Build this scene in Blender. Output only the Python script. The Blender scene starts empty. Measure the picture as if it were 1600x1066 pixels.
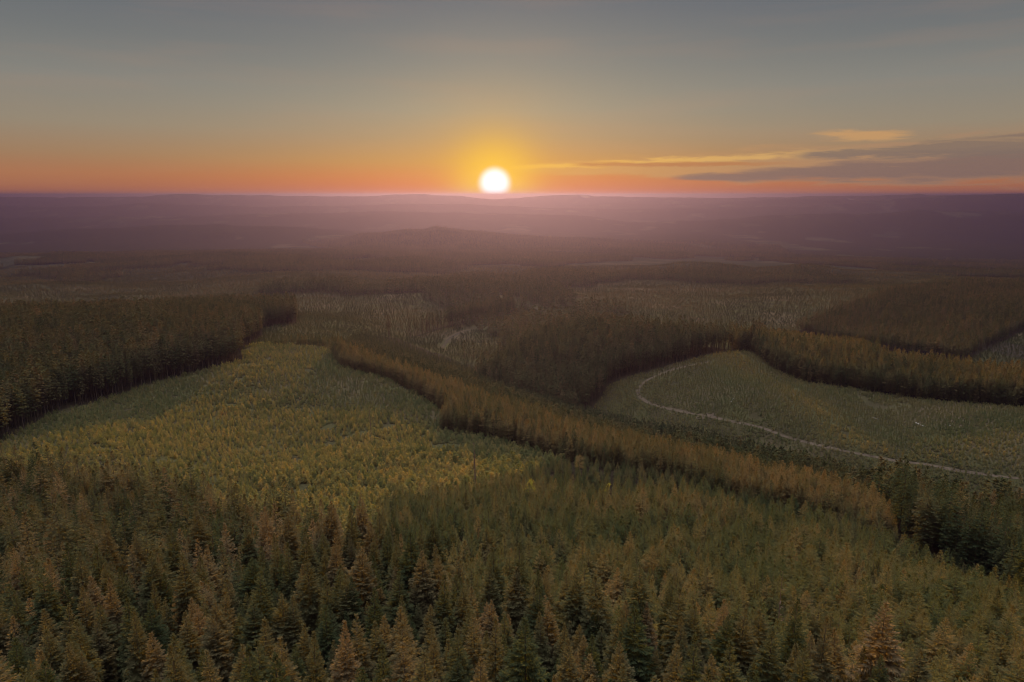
import bpy, math, random
import numpy as np
from mathutils import Vector, Matrix

rng = np.random.default_rng(7)
random.seed(7)
SC = bpy.context.scene
COL = SC.collection
R = math.radians
CZ = 400.0                      # height of the viewpoint above the datum
F = 1067.0
PITCH = math.atan((533 - 305) / F)
CP, SP = math.cos(PITCH), math.sin(PITCH)

# ---------------------------------------------------------------- helpers
def ray(u, v):
    a = (np.asarray(u, float) - 800) / F
    b = (533 - np.asarray(v, float)) / F
    y = CP + b * SP
    z = -SP + b * CP
    return a / y, z / y              # x and z per metre of depth

def project(x, y, z):
    dz = z - CZ
    f = y * CP - dz * SP
    up = y * SP + dz * CP
    return 800 + F * x / f, 533 - F * up / f

def _hash(ix, iy, seed):
    n = (ix.astype(np.int64) * 374761393 + iy.astype(np.int64) * 668265263 + seed * 1442695041) & 0x7fffffff
    n = ((n ^ (n >> 13)) * 1274126177) & 0x7fffffff
    n = (n ^ (n >> 16)) & 0xffff
    return n / 65535.0

def vnoise(x, y, seed=0):
    x = np.asarray(x, float); y = np.asarray(y, float)
    ix = np.floor(x); iy = np.floor(y)
    fx = x - ix; fy = y - iy
    fx = fx * fx * fx * (fx * (fx * 6 - 15) + 10); fy = fy * fy * fy * (fy * (fy * 6 - 15) + 10)
    a = _hash(ix, iy, seed); b = _hash(ix + 1, iy, seed)
    c = _hash(ix, iy + 1, seed); d = _hash(ix + 1, iy + 1, seed)
    return (a + (b - a) * fx) * (1 - fy) + (c + (d - c) * fx) * fy

def fbm(x, y, oct=4, seed=0):
    s = 0; a = 0.5; t = 0
    for i in range(oct):
        s = s + a * vnoise(x, y, seed + i * 17); t += a
        x = x * 2.03 + 11.3; y = y * 2.03 - 7.1; a *= 0.5
    return s / t * 2 - 1

def sstep(a, b, x):
    t = np.clip((x - a) / (b - a), 0, 1)
    return t * t * (3 - 2 * t)

# ---------------------------------------------------------------- terrain
Y0 = 80.0
CPTS = []
def P(u, v, Y):
    kx, kz = ray(u, v)
    CPTS.append((kx * Y, Y, kz * Y))
def W(x, Y, d):
    CPTS.append((x, Y, -d))
# near slope under the big firs
for x in (-220, -90, 0, 90, 220): W(x, -60, 56)
W(-120, 60, 76); W(0, 60, 72); W(120, 60, 75)
W(-250, 150, 103); W(-100, 150, 98); W(0, 150, 94); W(90, 150, 95); W(180, 150, 104); W(-200, 230, 115); W(-80, 230, 112)
W(0, 220, 106); W(60, 220, 106)
# left clearing
P(0, 692, 310); P(100, 642, 370); P(230, 602, 430); P(380, 563, 490); P(300, 700, 310); P(300, 640, 385)
P(450, 640, 385); P(480, 560, 495); P(600, 640, 385); P(600, 720, 290); P(520, 545, 525)
P(200, 700, 300); P(-200, 640, 380)
# beyond its crest
P(430, 530, 590); P(500, 525, 630); P(560, 505, 760); P(460, 506, 720)
# left forest (tops minus trunks)
W(-560, 700, 136); W(-400, 740, 138); W(-250, 800, 142); W(-420, 560, 124); W(-330, 520, 120); W(-700, 520, 120)
W(-600, 1000, 180); W(-300, 1000, 166)
# strip spur: foot of its near side, then the ground under the far row of its tree tops
STRIP_NEAR = ((614, 597, 445), (690, 668, 345), (787, 691, 322), (884, 722, 290), (1060, 752, 262), (1129, 784, 243), (1232, 805, 232), (1300, 828, 222), (1403, 861, 208))
for a in STRIP_NEAR: P(*a)
STRIP_FAR = ((1370, 773, 262), (1250, 745, 286), (1120, 714, 312), (1000, 684, 336), (850, 640, 382), (720, 595, 428), (650, 572, 462), (560, 540, 512), (522, 532, 530))
for u, v, Y in STRIP_FAR[:-1]: W(float(ray(u, v)[0]) * Y, Y, -float(ray(u, v)[1]) * Y + 10.5)
# young stand
P(1100, 830, 205); P(1300, 850, 205); P(950, 790, 235); P(1450, 930, 175); P(1530, 935, 180)
W(200, 110, 90)
# ravine behind the spur
for u, Y, d in ((1480, 285, 160), (1370, 300, 160), (1250, 328, 160), (1120, 355, 161), (1000, 384, 163), (850, 432, 162), (720, 475, 152), (640, 520, 143)): W((u - 800) / F / .95 * Y, Y, d)
for u, Y, d in ((1500, 300, 160), (1440, 316, 160), (1300, 346, 161), (1200, 372, 162), (1080, 410, 164), (1000, 448, 166), (940, 490, 166)): W((u - 800) / F / .95 * Y, Y, d)
W(330, 262, 166); W(0, 520, 160); W(-90, 640, 150); W(40, 455, 165)
# right clearing
P(1000, 607, 520); P(1050, 640, 470); P(1100, 652, 445); P(1200, 682, 405); P(1300, 706, 375); P(1450, 728, 350); P(1560, 747, 335)
P(1170, 546, 600); P(1220, 585, 530); P(1400, 622, 470); P(1600, 640, 430); P(1400, 670, 415); P(1750, 700, 370)
P(960, 602, 530)
# centre forest
W(55, 600, 144); W(40, 700, 149); W(110, 690, 144); W(180, 660, 138); W(-20, 640, 156); W(20, 760, 156)
# right band and back hill
W(300, 570, 140); W(400, 520, 143); W(230, 620, 139); W(300, 720, 165); W(480, 640, 162)
P(1600, 520, 800); W(500, 950, 168); W(700, 1150, 168); W(430, 1150, 172); W(330, 900, 172)
# middle distance
P(720, 522, 800); P(820, 502, 900); P(640, 530, 770); P(700, 512, 840); W(0, 1000, 170); P(700, 455, 1150); P(600, 440, 1500)
P(900, 480, 1000); P(950, 465, 1150); P(1100, 470, 1150); P(1200, 455, 1300); P(1050, 440, 1500); P(1250, 440, 1600)
P(850, 440, 1500); P(300, 440, 1700); P(420, 430, 1700); P(500, 450, 1250); P(0, 452, 1500); P(200, 452, 1500)
P(-300, 440, 1600); P(1800, 440, 1500)
P(150, 420, 2300); P(450, 405, 2500); P(700, 415, 2300); P(950, 415, 2300); P(1200, 415, 2500)
# far valley
for q, d6, d12 in ((-1.0, 400, 405), (-.6, 395, 405), (-.2, 360, 392), (.1, 345, 388), (.4, 380, 402), (.75, 402, 412), (1.1, 404, 412)):
    W(q * 5000, 5000, d6 - 22); W(q * 12000, 12000, d12); W(q * 25000, 25000, 392); W(q * 45000, 45000, 380)
W(2100, 3300, 325); W(1200, 3300, 300); W(-2200, 3500, 300)
CPTS = np.array(CPTS)

def qs(x, y):
    return x / (y + Y0), np.log(y + Y0)
Q = 1.15                        # weight of bearing against log distance
cq, cs = qs(CPTS[:, 0], CPTS[:, 1])
def tps(dx, dy):
    r2 = dx * dx + dy * dy + 1e-9
    return 0.5 * r2 * np.log(r2)
n = len(CPTS)
A = np.zeros((n + 3, n + 3))
A[:n, :n] = tps((cq[:, None] - cq[None]) * Q, cs[:, None] - cs[None]) + np.eye(n) * 2e-3
A[:n, n] = 1; A[:n, n + 1] = cq * Q; A[:n, n + 2] = cs; A[n:, :n] = A[:n, n:].T
sol = np.linalg.solve(A, np.concatenate([CPTS[:, 2], np.zeros(3)]))

RIDGES = [  # depth, half width in log distance, crest line in picture bearings
    (1900, .07, .6, [(860, 440), (1000, 424), (1060, 412), (1120, 413), (1180, 423), (1262, 415), (1330, 427), (1440, 431), (1530, 432), (1700, 434)]),
    (1500, .06, .6, [(-300, 449), (0, 449), (100, 446), (150, 447), (200, 455), (260, 470)]),
    (1250, .06, .6, [(110, 475), (180, 462), (240, 463), (300, 476)]),
    (2600, .10, 1.5, [(-300, 408), (0, 406), (27, 402), (100, 404), (160, 410), (190, 417), (236, 431), (270, 440)]),
    (3300, .10, 2.0, [(330, 430), (420, 412), (500, 404), (600, 408), (700, 405), (800, 400), (900, 402), (1000, 408), (1080, 418)]),
    (4500, .14, 2.0, [(430, 405), (480, 392), (535, 379), (565, 369), (600, 367), (630, 362), (662, 361), (680, 356), (700, 358), (730, 363), (800, 372), (880, 377), (950, 380), (980, 388), (1060, 398), (1130, 408), (1220, 420)]),
    (5700, .12, 2.2, [(-200, 366), (0, 366), (100, 359), (180, 357), (250, 352), (330, 351), (450, 354), (560, 362), (700, 368), (800, 370), (900, 372), (1000, 371), (1060, 368), (1150, 372), (1300, 380)]),
    (7400, .09, 2.4, [(900, 350), (1000, 347), (1100, 345), (1180, 339), (1250, 335), (1390, 333), (1430, 328), (1500, 330), (1600, 331), (1800, 332)]),
    (7800, .09, 2.4, [(-200, 340), (0, 340), (300, 338), (450, 334), (560, 331), (700, 333), (850, 335), (950, 341)]),
    (9600, .07, 2.0, [(-200, 322), (0, 322), (150, 324), (220, 318), (400, 324), (560, 321), (620, 318), (720, 319), (850, 325), (1000, 327), (1200, 325), (1330, 318), (1400, 310), (1500, 306), (1600, 302), (1800, 300)]),
    (10700, .05, 1.6, [(900, 326), (1100, 322), (1200, 314), (1250, 311), (1310, 314), (1400, 318), (1500, 322)]),
    (12200, .08, 1.6, [(-300, 307), (0, 307), (100, 309), (180, 308), (230, 307), (270, 303), (300, 302.5), (330, 306), (400, 305), (450, 306), (560, 307), (640, 303), (720, 306), (750, 311), (800, 311), (850, 306), (880, 303.5), (930, 306), (1050, 309), (1200, 309), (1330, 306), (1420, 305), (1436, 301), (1450, 305), (1600, 304), (1900, 304)]),
]
def height_fn(x, y):
    q, s = qs(x, y)
    out = sol[n] + sol[n + 1] * q * Q + sol[n + 2] * s
    for i in range(n):
        out = out + sol[i] * tps((q - cq[i]) * Q, s - cs[i])
    far = np.maximum(y, 1)
    out = out + fbm(x / 45, y / 45, 3, 3) * 1.2 * sstep(60, 250, y)
    out = out + fbm(x / 260, y / 260, 4, 5) * 9 * sstep(650, 1400, y) * (1 - sstep(6000, 9000, y))
    out = out + fbm(x / 1500, y / 2600, 5, 9) * (8 * sstep(2600, 3600, y) + 26 * sstep(5200, 9000, y))
    for k, (D, w, rough, crest) in enumerate(RIDGES):
        u, v = np.array(crest, float).T
        kx, kz = ray(u, v)
        o = np.argsort(kx); kx = kx[o]; kz = kz[o]
        qq = x / far
        top = np.interp(qq, kx, kz) * D
        px = D / F
        top = top + fbm(qq * 40 * 1.0, qq * 0 + k * 3.1, 5, 40 + k) * rough * px
        ds = (np.log(far) - math.log(D)) / w
        wobble = fbm(x / (D * .10), y / (D * .10), 4, 70 + k)
        shape = np.exp(-(ds + wobble * .5 * np.minimum(1, np.abs(ds))) ** 2 * np.where(ds < 0, .45, 1.0))
        edge = sstep(kx[0] - .05, kx[0] + .02, qq) * (1 - sstep(kx[-1] - .02, kx[-1] + .05, qq))
        rise = np.maximum(top - out, 0) * edge
        out = out + rise * shape * (1 + .10 * wobble * np.minimum(1, np.abs(ds)))
    return np.where(out > 0, 26 * np.tanh(out / 26), out)

S0, S1, NS = math.log(18.0), math.log(40000.0), 900
Q0, Q1, NQ = -1.45, 1.45, 560
sv = np.linspace(S0, S1, NS); qv = np.linspace(Q0, Q1, NQ)
GS, GQ = np.meshgrid(sv, qv, indexing='ij')
GY = np.exp(GS) - Y0
GX = GQ * (GY + Y0)
GZ = CZ + height_fn(GX, GY)

def ground(x, y):
    q, s = qs(np.asarray(x, float), np.asarray(y, float))
    fi = np.clip((s - S0) / (S1 - S0) * (NS - 1), 0, NS - 1.001); fj = np.clip((q - Q0) / (Q1 - Q0) * (NQ - 1), 0, NQ - 1.001)
    i = fi.astype(int); j = fj.astype(int); a = fi - i; b = fj - j
    return (GZ[i, j] * (1 - b) + GZ[i, j + 1] * b) * (1 - a) + (GZ[i + 1, j] * (1 - b) + GZ[i + 1, j + 1] * b) * a

_ys = np.exp(np.linspace(math.log(40), math.log(20000), 4000))
def hit(u, v, h=0.0):
    """ground point first met by the line of sight (terrain raised by h)"""
    kx, kz = ray(u, v)
    below = CZ + kz * _ys <= ground(kx * _ys, _ys) + h
    k = int(np.argmax(below)) if below.any() else len(_ys) - 1
    y = _ys[k]
    return kx * y, y
def poly(*pts):
    return np.array([hit(*p) for p in pts])
def inside(pg, x, y):
    r = np.zeros(x.shape, bool)
    xj, yj = pg[-1]
    for xi, yi in pg:
        c = ((yi > y) != (yj > y)) & (x < (xj - xi) * (y - yi) / (yj - yi + 1e-12) + xi)
        r ^= c
        xj, yj = xi, yi
    return r

# ---------------------------------------------------------------- node helper
class NT:
    def __init__(self, tree):
        self.t = tree
        tree.nodes.clear()
    def new(self, kind, **kw):
        nd = self.t.nodes.new(kind)
        for k, v in kw.items(): setattr(nd, k, v)
        return nd
    def put(self, sock, val):
        if isinstance(val, (int, float)): sock.default_value = val
        elif isinstance(val, (tuple, list)):
            sock.default_value = tuple(val) if len(val) == len(sock.default_value) else tuple(val) + (1.0,)
        else: self.t.links.new(val, sock)
    def m(self, op, *a):
        nd = self.new('ShaderNodeMath', operation=op)
        for i, x in enumerate(a): self.put(nd.inputs[i], x)
        return nd.outputs[0]
    def add(self, a, b): return self.m('ADD', a, b)
    def sub(self, a, b): return self.m('SUBTRACT', a, b)
    def mul(self, a, b): return self.m('MULTIPLY', a, b)
    def div(self, a, b): return self.m('DIVIDE', a, b)
    def smooth(self, x, a, b, lo=0.0, hi=1.0):
        nd = self.new('ShaderNodeMapRange', interpolation_type='SMOOTHSTEP')
        self.put(nd.inputs[0], x)
        for i, q in enumerate((a, b, lo, hi)): self.put(nd.inputs[1 + i], q)
        return nd.outputs[0]
    def mix(self, f, a, b, mode='MIX'):
        nd = self.new('ShaderNodeMix', data_type='RGBA', blend_type=mode)
        self.put(nd.inputs[0], f); self.put(nd.inputs[6], a); self.put(nd.inputs[7], b)
        return nd.outputs[2]
    def ramp(self, f, stops):
        nd = self.new('ShaderNodeValToRGB')
        cr = nd.color_ramp
        while len(cr.elements) < len(stops): cr.elements.new(0.5)
        for e, (p, c) in zip(cr.elements, stops):
            e.position = p; e.color = tuple(c) + (1.0,)
        self.put(nd.inputs[0], f)
        return nd.outputs[0]
    def noise(self, vec, scale, detail=4, rough=.55, dist=0.0):
        nd = self.new('ShaderNodeTexNoise')
        self.put(nd.inputs['Vector'], vec)
        nd.inputs['Scale'].default_value = scale; nd.inputs['Detail'].default_value = detail
        nd.inputs['Roughness'].default_value = rough; nd.inputs['Distortion'].default_value = dist
        return nd.outputs['Fac']
    def xyz(self, x, y, z):
        nd = self.new('ShaderNodeCombineXYZ')
        for i, q in enumerate((x, y, z)): self.put(nd.inputs[i], q)
        return nd.outputs[0]

def lin(r, g, b):
    f = lambda c: c / 12.92 if c <= .04045 else ((c + .055) / 1.055) ** 2.4
    return tuple(f(c / 255) for c in (r, g, b))

def material(name):
    m = bpy.data.materials.new(name); m.use_nodes = True
    return m, NT(m.node_tree)

def leaf_material(name, stops, trans=.35, spread=.12):
    m, t = material(name)
    at = t.new('ShaderNodeAttribute', attribute_type='INSTANCER', attribute_name='tint')
    vr = t.new('ShaderNodeAttribute', attribute_type='GEOMETRY', attribute_name='fleck')
    f = t.add(at.outputs['Fac'], t.mul(t.sub(vr.outputs['Fac'], .5), spread * 2))
    col = t.ramp(f, stops)
    d = t.new('ShaderNodeBsdfDiffuse'); t.put(d.inputs[0], col)
    tr = t.new('ShaderNodeBsdfTranslucent'); t.put(tr.inputs[0], t.mix(1.0, col, (1.0, .92, .6), 'MULTIPLY'))
    mx = t.new('ShaderNodeMixShader'); mx.inputs[0].default_value = trans
    t.put(mx.inputs[1], d.outputs[0]); t.put(mx.inputs[2], tr.outputs[0])
    o = t.new('ShaderNodeOutputMaterial'); t.put(o.inputs['Surface'], mx.outputs[0])
    return m

M_FIR = leaf_material('fir_needles', [(0, (.030, .040, .019)), (.3, (.052, .056, .026)), (.6, (.076, .067, .033)), (1, (.118, .088, .048))], trans=.18)
M_DARK = leaf_material('shaded_fir_needles', [(0, (.030, .040, .018)), (.35, (.056, .058, .026)), (.7, (.082, .070, .033)), (1, (.105, .076, .042))], trans=.14)  # shade of the valley woods put into the needle colour
M_POLE = leaf_material('pole_needles', [(0, (.034, .044, .020)), (.35, (.062, .064, .028)), (.7, (.096, .082, .036)), (1, (.130, .096, .044))], trans=.2)
M_YOUNG = leaf_material('young_needles', [(0, (.036, .050, .022)), (.35, (.064, .070, .030)), (.7, (.098, .085, .037)), (1, (.130, .098, .045))], trans=.22)
M_SAP = leaf_material('sapling_needles', [(0, (.062, .084, .036)), (.35, (.105, .122, .050)), (.7, (.155, .150, .062)), (1, (.21, .172, .074))], trans=.38)
M_BRUSH = leaf_material('brush_leaves', [(0, (.034, .042, .020)), (.35, (.060, .062, .028)), (.7, (.082, .070, .034)), (1, (.098, .078, .038))], trans=.22)
M_YELLOW = leaf_material('yellow_green_leaves', [(0, (.12, .15, .028)), (1, (.19, .20, .045))])
M_ORANGE = leaf_material('orange_leaves', [(0, (.34, .12, .03)), (1, (.45, .16, .04))])
M_GREYGREEN = leaf_material('grey_green_needles', [(0, (.085, .088, .055)), (1, (.12, .11, .075))])

def bark_material(name, c1, c2):
    m, t = material(name)
    tc = t.new('ShaderNodeTexCoord')
    mp = t.new('ShaderNodeMapping'); mp.inputs['Scale'].default_value = (4, 4, .7)
    t.put(mp.inputs[0], tc.outputs['Object'])
    nz = t.noise(mp.outputs[0], 1.6, 5)
    p = t.new('ShaderNodeBsdfDiffuse')
    t.put(p.inputs['Color'], t.ramp(nz, [(.3, c1), (.7, c2)])); p.inputs['Roughness'].default_value = .6
    o = t.new('ShaderNodeOutputMaterial'); t.put(o.inputs[0], p.outputs[0])
    return m
M_BARK = bark_material('fir_bark', (.07, .05, .04), (.16, .12, .10))
M_DEAD = bark_material('dead_wood', (.10, .07, .055), (.17, .12, .095))
M_LOG = bark_material('bleached_wood', (.42, .38, .33), (.62, .58, .52))

# ---------------------------------------------------------------- plain mesh building
class MB:
    def __init__(self): self.v = []; self.f = []; self.mi = []; self.k = 0
    def blade(self, o, d, l, w, side, droop=0.0, mi=0):
        a = o; m = o + d * (l * .42); e = o + d * l; e = Vector((e.x, e.y, e.z - droop * l))
        b = len(self.v)
        self.v += [tuple(a), tuple(m + side * (w * .5)), tuple(e), tuple(m - side * (w * .5))]
        self.f.append((b, b + 1, b + 2, b + 3)); self.mi.append(mi)
    def tube(self, pts, rads, seg=6, mi=0):
        b0 = len(self.v)
        for i, (p, r) in enumerate(zip(pts, rads)):
            t = (pts[min(i + 1, len(pts) - 1)] - pts[max(i - 1, 0)]).normalized()
            x = t.orthogonal().normalized(); y = t.cross(x)
            for k in range(seg):
                a = 2 * math.pi * k / seg
                self.v.append(tuple(p + (x * math.cos(a) + y * math.sin(a)) * r))
        for i in range(len(pts) - 1):
            for k in range(seg):
                a = b0 + i * seg + k; c = b0 + i * seg + (k + 1) % seg
                self.f.append((a, c, c + seg, a + seg)); self.mi.append(mi)
        self.f.append(tuple(b0 + (len(pts) - 1) * seg + k for k in range(seg))); self.mi.append(mi)
        self.f.append(tuple(b0 + seg - 1 - k for k in range(seg))); self.mi.append(mi)
    def mesh(self, name, mats, seed=0):
        me = bpy.data.meshes.new(name)
        me.from_pydata(self.v, [], self.f)
        for m in mats: me.materials.append(m)
        me.polygons.foreach_set('material_index', self.mi)
        at = me.attributes.new('fleck', 'FLOAT', 'FACE')
        at.data.foreach_set('value', np.random.default_rng(seed).random(len(self.f)).astype(np.float32))
        me.update()
        return me

def grow_crown(mb, rs, H, base, rad, gap, nbr, tgap, bw, expo=.85, spread=.36, up=46, low=-12, gappy=.08, mi=0):
    """whorls of branches; every branch carries pairs of flat needle sprays"""
    z = H - .12
    top = H
    mb.blade(Vector((0, 0, H - .8)), Vector((0, 0, 1)), .9, bw * 1.1, Vector((1, 0, 0)), mi=mi)
    mb.blade(Vector((0, 0, H - .8)), Vector((0, 0, 1)), .9, bw * 1.1, Vector((0, 1, 0)), mi=mi)
    lop = rs.uniform(0, 6.28); lopk = rs.uniform(0, .16)
    a0 = rs.uniform(0, 6.28)
    while z > base:
        f = (H - z) / (H - base)
        env = rad * min(1.0, (f / spread)) ** expo * (1 - .25 * max(0, f - spread) / (1 - spread))
        a0 += rs.uniform(.5, 1.3)
        k = max(3, int(nbr * (0.6 + .4 * min(1, f / spread)) + rs.uniform(-.5, .9)))
        for j in range(k):
            if rs.random() < gappy: continue
            az = a0 + 6.283 * j / k + rs.uniform(-.3, .3)
            L = env * rs.uniform(.72, 1.18) * (1 + lopk * math.cos(az - lop)) + .12
            if rs.random() < .06: L *= rs.uniform(.3, .7)
            el = R(up + (low - up) * min(1, f / .5) + rs.uniform(-9, 9))
            zz = z + rs.uniform(-.5, .5) * gap
            h = Vector((math.cos(az), math.sin(az), 0)); lat = Vector((-h.y, h.x, 0))
            d0 = h * math.cos(el) + Vector((0, 0, math.sin(el)))
            ns = max(2, int(L / tgap))
            pos = Vector((0, 0, zz)); dl = L / ns
            for i in range(ns):
                s = (i + .5) / ns
                d = (d0 + Vector((0, 0, .30 * s * s - .16 * s))).normalized()
                pos = pos + d * dl
                if s < .14: continue
                tl = L * (.16 + .42 * (1 - s) ** .8 * min(1, s * 3.0)) * rs.uniform(.7, 1.25)
                tl = min(max(tl, bw * 1.8), 1.5)
                for sg in (-1, 1):
                    dd = (d * rs.uniform(.55, .95) + lat * sg * rs.uniform(.6, .95) + Vector((0, 0, rs.uniform(-.32, .10)))).normalized()
                    rl = Vector((rs.uniform(-1, 1), rs.uniform(-1, 1), rs.uniform(-.6, .6)))
                    sd = dd.cross(Vector((0, 0, 1)) + rl * .9)
                    if sd.length < 1e-4: sd = lat.copy()
                    mb.blade(pos, dd, tl, bw * rs.uniform(.75, 1.3) * (1 + .5 * f), sd.normalized(), rs.uniform(0, .12), mi)
            # the branch's own tip
            sd = d.cross(Vector((rs.uniform(-.6, .6), rs.uniform(-.6, .6), 1))).normalized()
            mb.blade(pos - d * dl * .8, d, max(.3, L * .16) + dl * .8, bw * 1.1, sd, 0, mi)
        z -= gap * rs.uniform(.75, 1.25) * (.7 + .5 * f)

def trunk(mb, H, r, rs, top=.96, mi=0, seg=7):
    n_ = 7
    b = Vector((rs.uniform(-.012, .012), rs.uniform(-.012, .012), 0))
    pts = [Vector((b.x * H * math.sin(i / n_ * 3), b.y * H * math.sin(i / n_ * 3), -1.5 + (H * top + 1.5) * i / n_)) for i in range(n_ + 1)]
    mb.tube(pts, [r * (1 - .93 * (i / n_) ** .9) for i in range(n_ + 1)], seg, mi)

LIB = bpy.data.collections.new
def lib(name): return bpy.data.collections.new(name)

def tag(o, label=None, cat=None, group=None, kind=None):
    if label: o['label'] = label
    if cat: o['category'] = cat
    if group: o['group'] = group
    if kind: o['kind'] = kind
    return o
def link(o):
    COL.objects.link(o); return o

# near firs: separate trunk and crown meshes
FIRS = []
for i in range(12):
    rs = random.Random(100 + i)
    H = 24.0
    c = MB(); grow_crown(c, rs, H, 5.0 + rs.uniform(0, 3), rs.uniform(1.9, 2.5), .36, 9, .135, .125, expo=rs.uniform(.82, 1.05), spread=rs.uniform(.36, .54), up=rs.uniform(36, 54), low=rs.uniform(-20, 0), gappy=rs.uniform(.05, .16))
    k = MB(); trunk(k, H, .30, rs)
    FIRS.append((c.mesh('fir_crown', [M_FIR], i), k.mesh('fir_trunk', [M_BARK], i)))

def whole_tree(name, seed, H, base, rad, gap, nbr, tgap, bw, leaf, tr=.2, **kw):
    rs = random.Random(seed)
    b = MB(); grow_crown(b, rs, H, base, rad, gap, nbr, tgap, bw, mi=0, **kw); trunk(b, H, tr, rs, mi=1, seg=5)
    return b.mesh(name, [leaf, M_BARK], seed)

def make_lib(name, meshes):
    c = lib(name)
    for i, me in enumerate(meshes):
        o = bpy.data.objects.new('%s_%02d' % (name, i), me); c.objects.link(o)
    return c

YOUNG = [whole_tree('young_fir', 300 + i, 10.0, .8, random.Random(i).uniform(1.55, 2.0), .34, 7, .17, .125, M_YOUNG, .10, spread=.62, expo=.92, up=50, low=0) for i in range(6)]
L_FIR = make_lib('fir_source', [whole_tree('fir', 400 + i, 24.0, random.Random(i).uniform(5, 9), random.Random(i + 50).uniform(1.9, 2.5), .6, 7, .30, .22, M_FIR, .24, spread=.5, expo=.95, up=45, low=-12, gappy=.1) for i in range(6)])
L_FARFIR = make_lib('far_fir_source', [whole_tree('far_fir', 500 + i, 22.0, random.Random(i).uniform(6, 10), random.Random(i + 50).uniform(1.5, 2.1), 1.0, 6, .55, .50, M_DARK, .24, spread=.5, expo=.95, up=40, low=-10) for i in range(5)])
L_POLE = make_lib('pole_source', [whole_tree('pole_fir', 600 + i, 14.0, random.Random(i).uniform(.3, 1), random.Random(i + 50).uniform(1.55, 2.05), .60, 7, .32, .24, M_POLE, .14, spread=.5, expo=.9, up=48, low=0) for i in range(5)])
L_YOUNG = make_lib('young_source', [whole_tree('young', 700 + i, 10.0, .8, random.Random(i).uniform(1.55, 2.0), .46, 7, .27, .17, M_YOUNG, .10, spread=.62, expo=.92, up=50, low=0) for i in range(6)])
L_SAP = make_lib('sapling_source', [whole_tree('sapling', 800 + i, 3.4, .1, random.Random(i).uniform(.85, 1.15), .34, 6, .28, .22, M_SAP, .05, spread=.75, up=50, low=5, gappy=.05) for i in range(6)])
L_BRUSH = make_lib('brush_source', [whole_tree('brush', 850 + i, 3.4, .1, random.Random(i).uniform(.95, 1.3), .42, 6, .34, .26, M_BRUSH, .05, spread=.75, up=50, low=5, gappy=.05) for i in range(5)])
L_TUFT = make_lib('far_tree_source', [whole_tree('far_tree', 900 + i, 18.0, 1.0, random.Random(i).uniform(2.8, 4.0), 3.2, 5, 1.9, 1.7, M_FIR, .3, spread=.6, up=40, low=0) for i in range(4)])

# ---------------------------------------------------------------- instancer for stands that read as one mass
def stand(name, label, cat, libcol, pts, hs, tints, group=None):
    """pts: (n,2) ground positions, hs: vertical scale"""
    nlib = len(libcol.objects)
    me = bpy.data.meshes.new(name)
    z = ground(pts[:, 0], pts[:, 1])
    co = np.column_stack([pts, z]).astype(np.float32)
    me.vertices.add(len(co)); me.vertices.foreach_set('co', co.ravel())
    nn = len(co)
    def attr(nm, ty, dom, arr, key='value'):
        a = me.attributes.new(nm, ty, dom); a.data.foreach_set(key, arr)
    attr('spin', 'FLOAT', 'POINT', (rng.random(nn) * 6.283).astype(np.float32))
    wid = hs * rng.uniform(.82, 1.22, nn)
    attr('grow', 'FLOAT_VECTOR', 'POINT', np.column_stack([wid, wid, hs]).astype(np.float32).ravel(), 'vector')
    attr('pick', 'INT', 'POINT', rng.integers(0, nlib, nn).astype(np.int32))
    attr('tint', 'FLOAT', 'POINT', np.clip(tints, 0, 1).astype(np.float32))
    o = link(bpy.data.objects.new(name, me))
    ng = bpy.data.node_groups.new(name, 'GeometryNodeTree')
    ng.interface.new_socket('Geometry', in_out='INPUT', socket_type='NodeSocketGeometry')
    ng.interface.new_socket('Geometry', in_out='OUTPUT', socket_type='NodeSocketGeometry')
    N = ng.nodes; Lk = ng.links
    gi = N.new('NodeGroupInput'); go = N.new('NodeGroupOutput')
    iop = N.new('GeometryNodeInstanceOnPoints'); ci = N.new('GeometryNodeCollectionInfo')
    ci.inputs['Collection'].default_value = libcol
    ci.inputs['Separate Children'].default_value = True; ci.inputs['Reset Children'].default_value = True
    def na(nm, ty):
        x = N.new('GeometryNodeInputNamedAttribute'); x.data_type = ty; x.inputs['Name'].default_value = nm
        return x.outputs['Attribute']
    cx = N.new('ShaderNodeCombineXYZ'); Lk.new(na('spin', 'FLOAT'), cx.inputs[2])
    Lk.new(gi.outputs[0], iop.inputs['Points']); Lk.new(ci.outputs[0], iop.inputs['Instance'])
    iop.inputs['Pick Instance'].default_value = True
    Lk.new(na('pick', 'INT'), iop.inputs['Instance Index'])
    Lk.new(cx.outputs[0], iop.inputs['Rotation'])
    Lk.new(na('grow', 'FLOAT_VECTOR'), iop.inputs['Scale'])
    Lk.new(iop.outputs[0], go.inputs[0])
    md = o.modifiers.new('stand', 'NODES'); md.node_group = ng
    tag(o, label, cat, group, 'stuff')
    return o

def scatter(pg, gap, jit=.42, keep=1.0, wedge=.86):
    x0, y0 = pg.min(0); x1, y1 = pg.max(0)
    xs = np.arange(x0, x1, gap); ys = np.arange(y0, y1, gap * .88)
    X, Y = np.meshgrid(xs, ys)
    X = X + (np.arange(len(ys)) % 2)[:, None] * gap * .5
    X = X + rng.uniform(-jit, jit, X.shape) * gap; Y = Y + rng.uniform(-jit, jit, Y.shape) * gap
    X = X.ravel(); Y = Y.ravel()
    ok = inside(pg, X, Y) & (np.abs(X) < wedge * Y + 25)
    if keep < 1: ok &= rng.random(X.shape) < keep
    return np.column_stack([X[ok], Y[ok]])

def tintf(p, mean, amp=.22, patch=.25, scale=60, seed=1):
    return mean + rng.normal(0, amp, len(p)) + fbm(p[:, 0] / scale, p[:, 1] / scale, 3, seed) * patch
def heights(n_, sd=.13, lo=.6, hi=1.35):
    return np.clip(rng.normal(1, sd, n_), lo, hi)

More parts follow.
